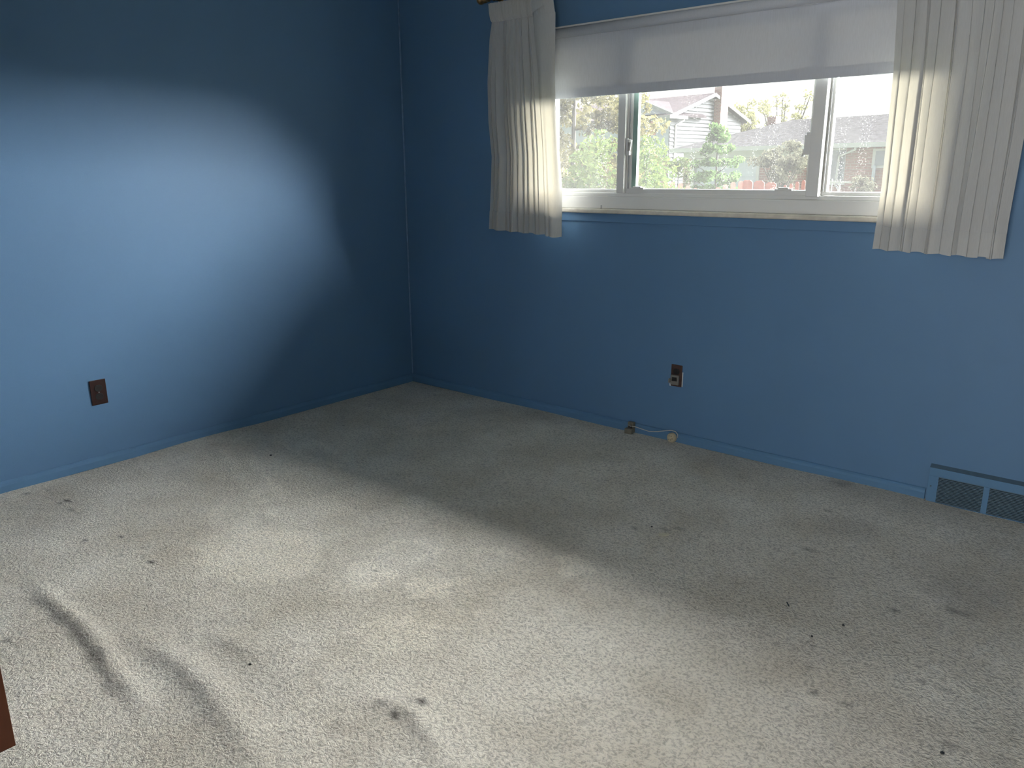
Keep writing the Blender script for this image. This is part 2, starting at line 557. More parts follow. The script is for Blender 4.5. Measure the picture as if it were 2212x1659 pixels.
RIDGE = [([(0.945, -2.565), (1.101, -2.574), (1.314, -2.571), (1.491, -2.588), (1.651, -2.615), (1.808, -2.617)], 0.012, 0.030),
         ([(1.408, -2.50), (1.605, -2.487), (1.716, -2.478), (1.857, -2.49), (2.016, -2.518), (2.179, -2.546)], 0.016, 0.050),
         ([(2.217, -2.26), (2.307, -2.232), (2.373, -2.232), (2.445, -2.256), (2.54, -2.29)], 0.014, 0.034),
         ([(2.301, -2.18), (2.371, -2.165)], 0.008, 0.03), ([(1.641, -2.34), (1.755, -2.335), (1.873, -2.32)], 0.008, 0.04)]


def seg_dist(X, Y, pts):
    """distance to a polyline, and how far along it (0..1)"""
    best = np.full(X.shape, 1e9)
    along = np.zeros(X.shape)
    n = len(pts) - 1
    for i in range(n):
        a, b = np.array(pts[i]), np.array(pts[i + 1])
        d = b - a
        t = np.clip(((X - a[0]) * d[0] + (Y - a[1]) * d[1]) / (d @ d), 0, 1)
        q = np.hypot(X - a[0] - t * d[0], Y - a[1] - t * d[1])
        sel = q < best
        best = np.where(sel, q, best)
        along = np.where(sel, (i + t) / n, along)
    return best, along


st = 0.008
nx, ny = int(round(XR / st)), int(round(-YF / st))
gx = np.linspace(0, XR, nx + 1)
gy = np.linspace(YF, 0, ny + 1)
X, Y = np.meshgrid(gx, gy)
Z = np.zeros_like(X)
for pts, h, wd in RIDGE:
    d, al = seg_dist(X, Y, pts)
    Z += h * np.exp(-(d / wd) ** 2) * np.sin(np.clip(al, 0, 1) * PI * 0.9 + 0.15) ** 0.7
for k in range(14):
    a, ph, q = rng.uniform(0, PI), rng.uniform(0, 6.28), rng.uniform(3, 9)
    Z += 0.0010 * np.sin((X * math.cos(a) + Y * math.sin(a)) * q + ph)
nap = np.ones_like(X)
wob = 0.014 * (np.sin(X * 47 + 3 * np.sin(Y * 31)) + np.sin(Y * 53 + 2 * np.sin(X * 37)))
for cx, cy, ax, ay, bx, by, amt in PATCH:
    det = ax * by - ay * bx
    u = ((X + wob - cx) * by - (Y + wob - cy) * bx) / det
    v = (-(X + wob - cx) * ay + (Y + wob - cy) * ax) / det
    rr = np.hypot(u, v)
    nap += 0.27 * amt * np.clip((1.12 - rr) / 0.35, 0, 1)
for pts, wd, amt in STROKE:
    d, al = seg_dist(X + wob * 0.4, Y + wob * 0.4, pts)
    nap += 0.26 * amt * np.exp(-(d / wd) ** 2)
stain_shade = np.zeros_like(X)
# wrinkle shade painted as dark streaks along each foot; broad soil patches after
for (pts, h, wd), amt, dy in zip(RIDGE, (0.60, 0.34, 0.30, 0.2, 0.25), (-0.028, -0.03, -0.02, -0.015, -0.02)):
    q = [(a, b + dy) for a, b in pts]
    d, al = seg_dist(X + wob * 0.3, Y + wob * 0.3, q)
    stain_shade = np.maximum(stain_shade, amt * np.exp(-(d / 0.019) ** 2) * np.sin(PI * np.clip(al, 0.03, 0.97)) ** 0.6)
for pts, wd, amt in (([(1.30, -2.42), (1.60, -2.40), (1.95, -2.42)], 0.11, 0.16), ([(1.15, -2.50), (1.5, -2.55)], 0.07, 0.12),
                     ([(2.3, -2.34), (2.55, -2.40)], 0.06, 0.14), ([(0.2, -2.2), (0.45, -2.28)], 0.09, 0.12),
                     ([(0.1, -1.9), (0.3, -1.6)], 0.15, 0.08)):
    d, al = seg_dist(X + wob * 2, Y + wob * 2, pts)
    stain_shade = np.maximum(stain_shade, amt * np.exp(-(d / wd) ** 2))
for cx, cy, r, a in STAIN:
    k = 1.6 if r < 0.03 else 1.0
    d = np.hypot((X - cx) + wob * 0.5 * min(1, r * 30), ((Y - cy) + wob * 0.5 * min(1, r * 30)) * k)
    stain_shade = np.maximum(stain_shade, min(0.95, a * 1.35) * np.exp(-(d / r) ** 2.6))
me = bpy.data.meshes.new('floor')
V = np.stack([X, Y, Z], -1).reshape(-1, 3)
I = np.arange((nx + 1) * (ny + 1)).reshape(ny + 1, nx + 1)
Q = np.stack([I[:-1, :-1], I[:-1, 1:], I[1:, 1:], I[1:, :-1]], -1).reshape(-1, 4)
me.vertices.add(len(V))
me.vertices.foreach_set('co', V.ravel())
me.loops.add(Q.size)
me.loops.foreach_set('vertex_index', Q.ravel())
me.polygons.add(len(Q))
me.polygons.foreach_set('loop_start', np.arange(0, Q.size, 4))
me.polygons.foreach_set('use_smooth', np.ones(len(Q), bool))
me.update()
me.validate()
for nm, arr in (('nap', nap), ('stain_shade', stain_shade)):
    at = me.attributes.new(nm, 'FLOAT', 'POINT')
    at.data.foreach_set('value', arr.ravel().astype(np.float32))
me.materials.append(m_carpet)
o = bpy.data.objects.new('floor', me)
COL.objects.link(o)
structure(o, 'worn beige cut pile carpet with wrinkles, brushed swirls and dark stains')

structure(B(-WT, 0, YF - WT, WT, -0.3, ZC + 0.1).build('wall_left', m_wall), 'plain blue painted wall with one brown outlet')
mb = MB()
mb.box(0, OX0, 0, WT, -0.3, ZC + 0.1)
mb.box(OX1, XR + WT, 0, WT, -0.3, ZC + 0.1)
mb.box(OX0, OX1, 0, WT, -0.3, OZ0)
mb.box(OX0, OX1, 0, WT, OZ1, ZC + 0.1)
structure(mb.build('wall_back', m_wall), 'blue painted wall with the wide window')
structure(B(XR, XR + WT, YF - WT, 0, -0.3, ZC + 0.1).build('wall_right', m_wall))
DOORS = ((0.84, 1.70), (3.02, 3.95))     # closet opening, hall opening
DH = 2.06
mb = MB()
xs = [0.0] + [q for d in DOORS for q in d] + [XR]
for i in range(0, len(xs), 2):
    mb.box(xs[i], xs[i + 1], YF - 0.12, YF, -0.3, ZC + 0.1)
for a, b in DOORS:
    mb.box(a, b, YF - 0.12, YF, DH, ZC + 0.1)
structure(mb.build('wall_front', m_wall))
structure(B(0, XR, YF, 0, ZC, ZC + 0.1).build('ceiling', m_ceil))
# closet and hallway behind the two openings
for (a, b), dep in zip(DOORS, (0.75, 1.30)):
    a, b, y0, y1 = a - 0.25, b + 0.25, YF - 0.12 - dep, YF - 0.12
    structure(B(a, b, y0, YF, -0.1, -0.002).build('floor_hall', m_carpet))
    structure(B(a, b, y0 - 0.1, y0, 0.0, ZC).build('wall_hall', m_ceil))
    structure(B(a - 0.1, a, y0, y1, 0.0, ZC).build('wall_hall_left', m_ceil))
    structure(B(b, b + 0.1, y0, y1, 0.0, ZC).build('wall_hall_right', m_ceil))
    structure(B(a - 0.1, b + 0.1, y0 - 0.1, y1, ZC, ZC + 0.1).build('ceiling_hall', m_ceil))

# baseboards: low, blue, with a rounded top
def base_profile():
    return [(0.0, 0.0), (0.013, 0.0), (0.014, 0.030), (0.011, 0.040), (0.006, 0.046), (0.0, 0.048)]


mb = MB().prism([(a, YF, b) for a, b in base_profile()], (0, -YF - 0.0, 0))
structure(mb.build('baseboard_left', m_base), 'low blue painted baseboard')
mb = MB().prism([(0.014, -a, b) for a, b in base_profile()], (3.005 - 0.014, 0, 0))
structure(mb.build('baseboard_back', m_base), 'low blue painted baseboard')
# caulked seam in the corner of the two blue walls
structure(MB().tube([(0.003, -0.003, 0.05), (0.0035, -0.0035, 1.2), (0.003, -0.003, ZC)], 0.0045, 6).build('trim_1', m_caulk), 'pale caulk seam in the wall corner')

# ------------------------------------------------------------------ our own roof overhang outside
structure(B(-0.6, XR + 0.8, WT, 1.22, 2.30, 2.42).build('eaves', m_white))

# ------------------------------------------------------------------ window
win = tag(bpy.data.objects.new('window_1', None), 'wide white three part sliding window under a half drawn shade', None, None, 'structure')
COL.objects.link(win)
win.location = (0, 0, 0)
fy0, fy1 = 0.030, 0.13
mb = MB()
mb.box(OX0, OX1, fy0 - 0.012, fy1, 1.113, 1.172)
mb.box(OX0, OX1, fy0, fy1, 1.172, 1.190)
mb.box(OX0, OX1, fy0 - 0.012, fy1, 1.905, OZ1)
mb.box(OX0, OX0 + 0.05, fy0 - 0.012, fy1, 1.172, 1.905)
mb.box(OX1 - 0.05, OX1, fy0 - 0.012, fy1, 1.172, 1.905)
mb.build('frame', m_vinyl, win, 0.003)
B(1.483, 1.524, fy0 - 0.018, fy1, 1.190, 1.905).build('mullion', m_vinyl, win, 0.003)
B(2.405, 2.456, fy0 - 0.018, fy1, 1.185, 1.905).build('mullion', m_vinyl, win, 0.003)


def sash(x0, x1, z0, z1, y, wl, wr, wb, gy):
    m_ = MB()
    m_.box(x0, x1, y, y + 0.03, z0, z0 + wb)
    m_.box(x0, x1, y, y + 0.03, z1 - 0.02, z1)
    m_.box(x0, x0 + wl, y, y + 0.03, z0 + wb, z1 - 0.02)
    m_.box(x1 - wr, x1, y, y + 0.03, z0 + wb, z1 - 0.02)
    s_ = m_.build('sash', m_vinyl, win, 0.0025)
    g = MB()
    g.poly([(x0 + wl, gy, z0 + wb), (x1 - wr, gy, z0 + wb), (x1 - wr, gy, z1 - 0.02), (x0 + wl, gy, z1 - 0.02)])
    g.build('pane', m_glass, s_)
    return s_


sash(OX0 + 0.05, 1.483, 1.190, 1.905, 0.055, 0.014, 0.012, 0.017, 0.07)
mid = sash(1.524, 2.405, 1.187, 1.905, 0.035, 0.028, 0.012, 0.024, 0.055)
rs = sash(2.456, OX1 - 0.05, 1.190, 1.905, 0.055, 0.020, 0.014, 0.015, 0.07)
B(1.552, 1.578, 0.038, 0.060, 1.211, 1.885).build('glass_edge_strip', m_green, mid, 0.002)  # green strip painted for the reflection in the sash's glass edge
B(1.536, 1.541, 0.028, 0.036, 1.211, 1.885).build('channel', m_vinylg, mid)
B(2.462, 2.466, 0.045, 0.056, 1.206, 1.885).build('channel', m_vinylg, rs)
# slide latches and lift tabs
mb = B(1.527, 1.537, 0.018, 0.036, 1.365, 1.445)
mb.box(1.531, 1.550, 0.016, 0.036, 1.425, 1.438)
mb.box(1.531, 1.550, 0.014, 0.036, 1.366, 1.384)
mb.prism([(1.541, 0.020, 1.384), (1.549, 0.020, 1.384), (1.556, 0.020, 1.436), (1.548, 0.020, 1.436)], (0, 0.014, 0))
mb.build('latch', m_vinyl, mid, 0.001)
mb = B(2.382, 2.406, 0.012, 0.036, 1.352, 1.430)
mb.box(2.389, 2.406, 0.012, 0.036, 1.430, 1.442)
mb.prism([(2.374, 0.014, 1.346), (2.383, 0.014, 1.346), (2.386, 0.014, 1.376), (2.379, 0.014, 1.376)], (0, 0.018, 0))
mb.build('latch', m_vinyl, mid, 0.001)
for x in (1.592, 2.305):
    m_ = B(x - 0.037, x + 0.037, 0.024, 0.036, 1.208, 1.216)
    m_.box(x - 0.022, x + 0.022, 0.022, 0.036, 1.216, 1.222)
    m_.build('lift_tab', m_vinyl, mid, 0.0015)
# sill, apron, top strip
structure(B(OX0 - 0.05, OX1 + 0.05, -0.026, 0.05, 1.092, 1.113).build('trim_2', m_sill, None, 0.006), 'cream marbled window sill')
structure(B(OX0 - 0.05, OX1 + 0.05, -0.007, 0.0, 1.050, 1.092).build('trim_3', m_wall, None, 0.002), 'blue apron strip under the sill')
mb = B(OX0 - 0.02, OX1 + 0.02, -0.016, 0.0, 1.962, 1.972)
mb.box(OX0 - 0.02, OX1 + 0.02, -0.012, 0.0, 1.955, 1.960)
structure(mb.build('trim_4', m_vinyl, None, 0.001), 'thin white strip above the shade')
MB().tube([(1.415, -0.012, 1.113), (1.415, -0.012, 1.131)], 0.0022, 6).build('shade_peg', m_steel)
tag(bpy.data.objects['shade_peg'], 'tiny metal peg standing on the cream window sill', 'peg')

# ------------------------------------------------------------------ roller shade
t = thing('roller_shade', 'off white roller shade drawn halfway down over the window', 'blind', (0, 0, 0))
SX0, SX1 = 1.015, 2.935
mb = MB()
mb.lathe([(0.016, 0), (0.0225, 0.0), (0.0225, SX1 - SX0), (0.016, SX1 - SX0)], (SX0, -0.0275, 1.9385), 'x', 28)
mb.build('roll', m_shade, t, smooth=True)


def shade_fn(z0, z1, yo):
    def fn(u, v):
        x = SX0 + (SX1 - SX0) * u
        z = z0 + (z1 - z0) * v
        k = (1.93 - z) / 0.3
        return (x, -0.007 + yo + 0.0025 * math.sin(u * 9 + 1) * k + 0.0012 * math.sin(u * 31) * k, z)
    return fn


MB().grid(shade_fn(1.642, 1.944, 0), 60, 10).build('shade_cloth', m_shade, t, smooth=True)
mb = MB().grid(shade_fn(1.641, 1.6825, -0.0025), 60, 3)
mb.grid(lambda u, v: (SX0 + (SX1 - SX0) * u, shade_fn(1.641, 1.6825, -0.0025)(u, 1)[1] + 0.0022 * v, 1.6825), 60, 1)
mb.grid(lambda u, v: (SX0 + (SX1 - SX0) * u, shade_fn(1.641, 1.6825, -0.0025)(u, 0)[1] + 0.0055 * v, 1.641), 60, 1)
mb.build('hem_pocket', m_shade, t, smooth=False)
for x in (SX0 - 0.010, SX1 + 0.001):
    B(x, x + 0.006, -0.045, -0.001, 1.918, 1.954).build('bracket', m_steel, t, 0.001)

# ------------------------------------------------------------------ curtain rod and curtains
t = thing('curtain_rod', 'aged brass curtain rod with ringed end cap above the window', 'curtain rod', (0, -0.095, 2.137))
MB().tube([(0.735, 0, 0), (3.42, 0, 0)], 0.013, 16).build('rod', m_brass, t, smooth=True)
prof = [(0.006, -0.045), (0.018, -0.043), (0.024, -0.034), (0.024, -0.022), (0.016, -0.018), (0.016, -0.012), (0.021, -0.008),
        (0.021, 0.004), (0.015, 0.008), (0.015, 0.014), (0.018, 0.018), (0.018, 0.026), (0.013, 0.030)]
MB().lathe(prof, (0.742, 0, 0), 'x', 20).build('finial', m_brass, t, smooth=True)
MB().lathe([(a, -b) for a, b in prof[::-1]], (3.415, 0, 0), 'x', 20).build('finial', m_brass, t, smooth=True)
for x in (0.775, 3.38):
    m_ = B(x - 0.005, x + 0.005, 0.0, 0.085, -0.006, 0.006)
    m_.box(x - 0.012, x + 0.012, 0.085, 0.093, -0.03, 0.03)
    m_.build('bracket', m_brass, t, 0.001)
for i in range(5):
    MB().lathe([(0.0145, -0.003), (0.0175, -0.002), (0.0175, 0.002), (0.0145, 0.003)], (0.80 + 0.011 * i + 0.004 * (i % 2), 0, 0), 'x', 20).build('ring', m_brass, t, smooth=True)


def interp(z, tab):
    zs = [a for a, _ in tab]
    return float(np.interp(-z, [-q for q in zs], [b for _, b in tab]))


def curtain_fn(xl, xr, ztop, zbot, n, seed, flap=None):
    rg = np.random.default_rng(seed)
    ks = np.linspace(0, 1, n + 1)
    jit = np.concatenate([[0], rg.uniform(-0.38, 0.38, n - 1) / n, [0]])
    ph = ks + jit
    amps = rg.uniform(0.6, 1.25, n + 1)
    sway = rg.uniform(-1, 1, n + 1)
    laps = rg.choice([0.02, 0.05, 0.30, 0.42], n + 1)

    def fn(s, z):
        t_ = (ztop - z) / (ztop - zbot)
        L, Rr = interp(z, xl), interp(z, xr)
        if flap and s > flap:
            q = (s - flap) / (1 - flap)
            x0 = L + (interp(z, flap_x) - L)
            x = x0 + (Rr - x0) * q
            # the turned leading edge: one soft roll that tightens lower down
            y = -0.098 - 0.020 * math.sin(q * PI) - 0.010 * math.sin(q * 2 * PI * (1 + t_)) * t_
            x += 0.010 * math.sin(q * 2 * PI * 1.5) * t_
            return (x, y, z)
        ss = s / flap if flap else s
        W_ = (interp(z, flap_x) if flap else Rr) - L
        k = np.interp(ss, ph, np.arange(n + 1))
        i = min(int(k), n - 1)
        p = k - i
        a = amps[i]
        g = min(1.0, 0.25 + t_ * 1.6)
        A = (0.002 + 0.0050 * min(1, t_ * 2.0)) * a
        c0, c1 = ph[i], ph[i + 1]
        lap = laps[i] * g
        if p < 0.72:                      # the flat face of a knife pleat
            q = p / 0.72
            y = A * (1 - 2 * q ** 1.3)
            xx = q * (1 + lap)
        else:                             # its short return, tucked behind the next one
            q = (p - 0.72) / 0.28
            y = A * (-1 + 2 * (3 * q * q - 2 * q ** 3))
            xx = 1 + lap * (1 - q)
        sw = sway[i] * (1 - p) + sway[i + 1] * p
        y = -0.088 + y + 0.004 * sw * math.sin(t_ * 5 + sw * 3)
        edge = min(1, 5 * ss * (1 - ss))
        x = L + W_ * (c0 + (c1 - c0) * xx) + 0.008 * sw * math.sin(t_ * 4 + 2 * sw) * edge
        return (x, y, z)
    return fn


flap_x = [(2.14, 1.045), (2.02, 1.052), (1.75, 1.085), (1.4, 1.115), (0.98, 1.135)]
XLl = [(2.14, 0.757), (2.06, 0.765), (2.02, 0.776), (1.95, 0.760), (1.74, 0.742), (1.55, 0.745), (1.37, 0.765), (1.2, 0.755), (0.98, 0.738)]
XLr = [(2.14, 1.165), (2.02, 1.188), (1.75, 1.190), (1.6, 1.195), (1.23, 1.232), (0.98, 1.240)]
XRl = [(2.16, 2.690), (1.88, 2.708), (1.63, 2.721), (1.235, 2.725), (0.98, 2.718)]
XRr = [(2.16, 3.145), (1.8, 3.16), (1.39, 3.163), (1.11, 3.157), (0.98, 3.158)]


def curtain(name, label, xl, xr, n, seed, flap, zb0, zb1, hem):
    t_ = thing(name, label, 'curtain', (0, 0, 0))
    zt = 2.112
    f = curtain_fn(xl, xr, zt, 0.985, n, seed, flap)
    zbot = lambda s: zb0 + (zb1 - zb0) * s + 0.003 * math.sin(s * 40)
    nu = 18 * n
    zh = 2.022
    MB().grid(lambda u, v: f(u, zh + (zbot(u) + hem - zh) * v), nu, 70).build('panel', m_curt, t_, smooth=True)

    def hemf(u, v):
        x, y, z = f(u, zbot(u) + hem * (1 - v))
        return (x, y - 0.002, z)
    MB().grid(hemf, nu, 8).build('hem', m_hem, t_, smooth=True)

    def headf(u, v):
        z = zt + (zh - 0.006 - zt) * v
        x, y, _ = f(u, z)
        gath = math.sin(u * n * 3 * 2 * PI) * 0.0055
        pin = 0.013 * math.exp(-((v - 1) / 0.12) ** 2)
        if flap and u > flap:
            gath *= 0.1
            pin = 0
        else:
            y = -0.088 + (y + 0.088) * 0.25
        return (x, y + gath - 0.004 + pin, z)
    MB().grid(headf, 12 * n, 12).build('header', m_hem, t_, smooth=True)
    if flap:
        # the corner of the leading edge, folded over at the top
        def cornerf(u, v):
            x = interp(zt - 0.085 * v, flap_x) + 0.006 + 0.012 * v + (0.098 - 0.020 * v) * u
            return (x, -0.122 - 0.006 * math.sin(u * PI) - 0.004 * v, zt + 0.004 - (0.090 - 0.030 * u) * v)
        MB().grid(cornerf, 10, 8).build('folded_corner', m_hem, t_, smooth=True)
    return t_


curtain('curtain', 'short cream pleated curtain hanging left of the window', XLl, XLr, 11, 3, 0.70, 0.992, 0.972, 0.098)
curtain('curtain', 'short cream pleated curtain hanging right of the window', XRl, XRr, 15, 11, None, 0.995, 0.983, 0.088)

# ------------------------------------------------------------------ outlets
def rounded_slotface(cx, cz, r, h, y0, y1, n=20):
    pts = []
    for k in range(n):
        a = 2 * PI * k / n
        pts.append((cx + r * math.cos(a), y0, cz + max(-h, min(h, r * math.sin(a)))))
    return MB().prism(pts, (0, y1 - y0, 0))


def outlet(label, loc, rz, w_, h_, faces=(0.0195, -0.0195), pm=None):
    t_ = thing('wall_outlet', label, 'outlet', loc, rz)
    B(-w_ / 2, w_ / 2, -0.006, 0.0, -h_ / 2, h_ / 2).build('plate', pm or m_brown, t_, 0.002)
    for z in faces:
        f_ = rounded_slotface(0, z, 0.0168, 0.0142, -0.0085, -0.0055).build('receptacle', m_black, t_, 0.0006)
        s_ = MB()
        s_.box(-0.0075, -0.0055, -0.0089, -0.0080, z - 0.002, z + 0.007)
        s_.box(0.0055, 0.0075, -0.0089, -0.0080, z - 0.002, z + 0.006)
        s_.build('slots', m_brown, f_)
    MB().lathe([(0.0032, -0.0078), (0.0032, -0.0055)], (0, 0, 0), 'y', 12).build('screw', m_steel, t_)
    return t_


outlet('dark brown outlet plate on the left blue wall', (0.0, -1.917, 0.343), R(90), 0.070, 0.114)
t = outlet('brown outlet plate under the window with a grey adapter in it', (1.868, 0.0, 0.334), 0, 0.058, 0.108, (0.021,), m_brown2)
B(-0.036, -0.0285, -0.0012, 0.0, -0.056, -0.030).build('plaster_gap', m_white_patch, t)
B(0.0292, 0.0335, -0.0012, 0.0, -0.052, 0.020).build('plaster_gap', m_white_patch, t)
t = thing('plug_adapter', 'grey plug adapter with a dark socket in the outlet under the window', 'adapter', (1.865, -0.006, 0.3145))
mb = B(-0.021, 0.022, -0.014, -0.001, -0.024, 0.024)
mb.build('housing', m_greyp, t, 0.002)
mb = MB().prism([(-0.013, -0.0155, -0.005), (0.015, -0.0155, -0.004), (0.013, -0.0155, 0.015), (-0.012, -0.0155, 0.015)], (0, 0.003, 0))
mb.build('socket', m_black, t)
MB().prism([(-0.034, -0.012, -0.018), (-0.025, -0.012, -0.018), (-0.024, -0.012, 0.002), (-0.032, -0.012, 0.003)], (0, 0.008, 0)).build('side_tab', m_greyp, t, 0.001)

# ------------------------------------------------------------------ old telephone jacks on the floor, by the baseboard
jack = t = thing('phone_jack', 'small dingy surface phone jack at the baseboard', 'phone jack', (1.640, -0.018, 0.0))
B(-0.017, 0.017, -0.016, 0.003, 0.004, 0.058).build('back_box', m_dimbox, t, 0.002)
B(-0.021, 0.021, -0.040, -0.014, 0.002, 0.028).build('front_box', m_dimbox, t, 0.002)
B(-0.011, 0.011, -0.0185, -0.012, 0.029, 0.040).build('opening', m_black, t)
B(-0.007, 0.007, -0.026, -0.014, 0.041, 0.050).build('clip', m_greyp, t, 0.001)
t = thing('round_jack', 'round beige telephone socket with five holes leaning on the baseboard', 'phone socket', (1.872, -0.028, 0.0245))
f = MB().lathe([(0.021, 0.012), (0.0235, 0.010), (0.024, -0.004), (0.022, -0.009), (0.017, -0.0105)], (0, 0, 0), 'y', 32).build('body', m_beige, t, smooth=False)
f.rotation_euler = (0, 0, R(-12))
for k, (a, b) in enumerate(((-0.008, 0.009), (0.005, 0.010), (0.012, -0.001), (0.003, -0.009), (-0.0085, -0.008))):
    h = MB().lathe([(0.0022, -0.0112), (0.0022, -0.0095)], (a, 0, b), 'y', 10).build('hole', m_black, t)
    h.rotation_euler = (0, 0, R(-12))
pts = [(1.640, -0.036, 0.037), (1.665, -0.032, 0.040), (1.70, -0.030, 0.035), (1.745, -0.030, 0.031), (1.79, -0.030, 0.039),
       (1.83, -0.028, 0.051), (1.862, -0.020, 0.0585), (1.884, -0.016, 0.056), (1.897, -0.016, 0.044), (1.898, -0.016, 0.025)]
MB().tube([(x - 1.640, y + 0.018, z) for x, y, z in pts], 0.0022, 8).build('phone_cord', m_cord, jack, smooth=True)['label'] = 'thin pale cord running to the round socket'

# ------------------------------------------------------------------ wall register
t = thing('wall_register', 'blue painted wall register with fine dark louvers at the floor', 'vent', (3.012, 0.0, 0.0))
TW = 0.555
g0 = [(0.036, 0.193), (0.213, 0.370), (0.390, 0.520)]
mb = MB()
mb.box(0, TW, -0.022, -0.001, 0.112, 0.146)
mb.box(0, TW, -0.022, -0.001, 0.0, 0.004)
xs = [0.0] + [q for g in g0 for q in g] + [TW]
for i in range(0, len(xs), 2):
    mb.box(xs[i], xs[i + 1], -0.022, -0.001, 0.004, 0.112)
mb.build('frame', m_base, t, 0.001)
MB().prism([(0, -0.022, 0.146), (0, -0.001, 0.146), (0, -0.001, 0.156)], (TW, 0, 0)).build('top_flange', m_grille, t)
B(0.02, TW - 0.02, -0.006, -0.001, 0.004, 0.112).build('duct_back', m_black, t)
MB().lathe([(0.003, -0.0245), (0.0035, -0.021)], (0.012, 0, 0.068), 'y', 10).build('screw', m_grille, t)
slat_mesh = {}
for a, b in g0:
    for k in range(18):
        z = 0.0075 + k * 0.00605
        key = round(b - a, 3)
        if key not in slat_mesh:
            s_ = MB().prism([(0, -0.0205, -0.0019), (0, -0.0205, 0.0014), (0, -0.008, 0.0036), (0, -0.008, 0.0008)], (b - a, 0, 0)).build('louver', m_grille, t)
            slat_mesh[key] = s_.data
        else:
            s_ = bpy.data.objects.new('louver', slat_mesh[key])
            COL.objects.link(s_)
            s_.parent = t
        s_.location = (a, 0, z)

# ------------------------------------------------------------------ litter on the carpet
def scrap(name, label, cat, loc, pts, h, mat_, rz=0.0, group=None):
    o_ = MB().prism([(a, b, 0) for a, b in pts], (0, 0, h)).build(name, mat_, None, h * 0.2)
    o_.location = loc
    o_.rotation_euler = (0.05, -0.04, rz)
    return tag(o_, label, cat, group)


scrap('paper_scrap', 'tiny pale paper scrap lying on the shaded carpet', 'paper', (2.349, -0.964, 0.003),
      [(-0.020, -0.006), (-0.004, -0.012), (0.016, -0.009), (0.021, 0.003), (0.006, 0.011), (-0.015, 0.008)], 0.002, m_paper, 0.7)
scrap('twig', 'tiny dark upright twig lying on the carpet right of centre', 'twig', (2.879, -1.15, 0.003),
      [(-0.002, -0.010), (0.002, -0.010), (0.0025, 0.010), (-0.0015, 0.011)], 0.003, m_black, 0.7)
for lab, x, y, q in (('dark crumb on the carpet just right of the tiny twig', 3.047, -1.161, 0.004),
                     ('dark crumb on the carpet near the lower right corner', 3.389, -1.555, 0.005),
                     ('dark crumb on the carpet in front of the tiny twig', 2.996, -1.276, 0.0035),
                     ('dark crumb on the carpet just behind the paper scrap', 2.281, -0.934, 0.004),
                     ('dark crumb on the carpet near the left wall', 0.496, -1.387, 0.006),
                     ('dark crumb on the carpet among the front wrinkles', 1.868, -2.368, 0.004)):
    scrap('crumb', lab, 'debris', (x, y, 0.003), [(-q, -q * .6), (q * .4, -q), (q, 0.1 * q), (q * .3, q), (-q * .8, q * .7)], 0.003, m_black, x * 5, 'crumbs on the carpet')

# ------------------------------------------------------------------ door, opened into the room beside the camera
d = tag(bpy.data.objects.new('door_1', None), 'red brown wooden door standing open at the left edge', None, None, 'structure')
COL.objects.link(d)
d.location = (1.745, YF, 0.02)
B(-0.035, 0.0, 0.0, -2.894 - YF, 0.0, 2.03).build('door_leaf', m_door, d, 0.0015)
for s in (-1, 1):
    x = 0.0 if s > 0 else -0.035
    MB().lathe([(0.026, 0.0), (0.026, 0.006 * s), (0.011, 0.008 * s), (0.011, 0.035 * s), (0.024, 0.042 * s), (0.027, 0.055 * s), (0.018, 0.068 * s)], (x, 0.79, 0.93), 'x', 18).build('door_knob', m_brass, d, smooth=True)

# ================================================================== outdoors
structure(B(-70, 60, WT + 0.01, 90, GROUND - 0.2, GROUND).build('ground', m_grass), 'lawn')


def foliage(pos, nrm, size, name, mat_, parent):
    """many small folded leaves at given places, as one part"""
    n = len(pos)
    a = rng.normal(size=(n, 3))
    a /= np.linalg.norm(a, axis=1)[:, None]
    nn = nrm + 0.9 * rng.normal(size=(n, 3))
    nn /= np.linalg.norm(nn, axis=1)[:, None]
    u = np.cross(a, nn)
    u /= np.linalg.norm(u, axis=1)[:, None]
    v = np.cross(nn, u)
    s = (size * rng.uniform(0.6, 1.4, n))[:, None]
    P = np.stack([pos - u * s, pos - v * s * 0.55 + nn * s * 0.15, pos + u * s, pos + v * s * 0.55 + nn * s * 0.15], 1).reshape(-1, 3)
    me_ = bpy.data.meshes.new(name)
    q = np.arange(n * 4).reshape(n, 4)
    tri = np.concatenate([q[:, [0, 1, 2]], q[:, [0, 2, 3]]])
    me_.vertices.add(len(P))
    me_.vertices.foreach_set('co', P.ravel())
    me_.loops.add(tri.size)
    me_.loops.foreach_set('vertex_index', tri.ravel())
    me_.polygons.add(len(tri))
    me_.polygons.foreach_set('loop_start', np.arange(0, tri.size, 3))
    me_.update()
    me_.validate()
    me_.materials.append(mat_)
    o_ = bpy.data.objects.new(name, me_)
    COL.objects.link(o_)
    o_.parent = parent
    o_['kind'] = 'stuff'
    return o_


def blob_points(blobs, n):
    """points near the surface of several ellipsoids"""
    wts = np.array([b[3] * b[4] for b in blobs])
    idx = rng.choice(len(blobs), n, p=wts / wts.sum())
    bb = np.array(blobs)[idx]
    d_ = rng.normal(size=(n, 3))
    d_ /= np.linalg.norm(d_, axis=1)[:, None]
    rr = rng.uniform(0.35, 1.0, n)[:, None] ** 0.5
    p = bb[:, :3] + d_ * rr * np.stack([bb[:, 3], bb[:, 3], bb[:, 4]], 1)
    return p, d_


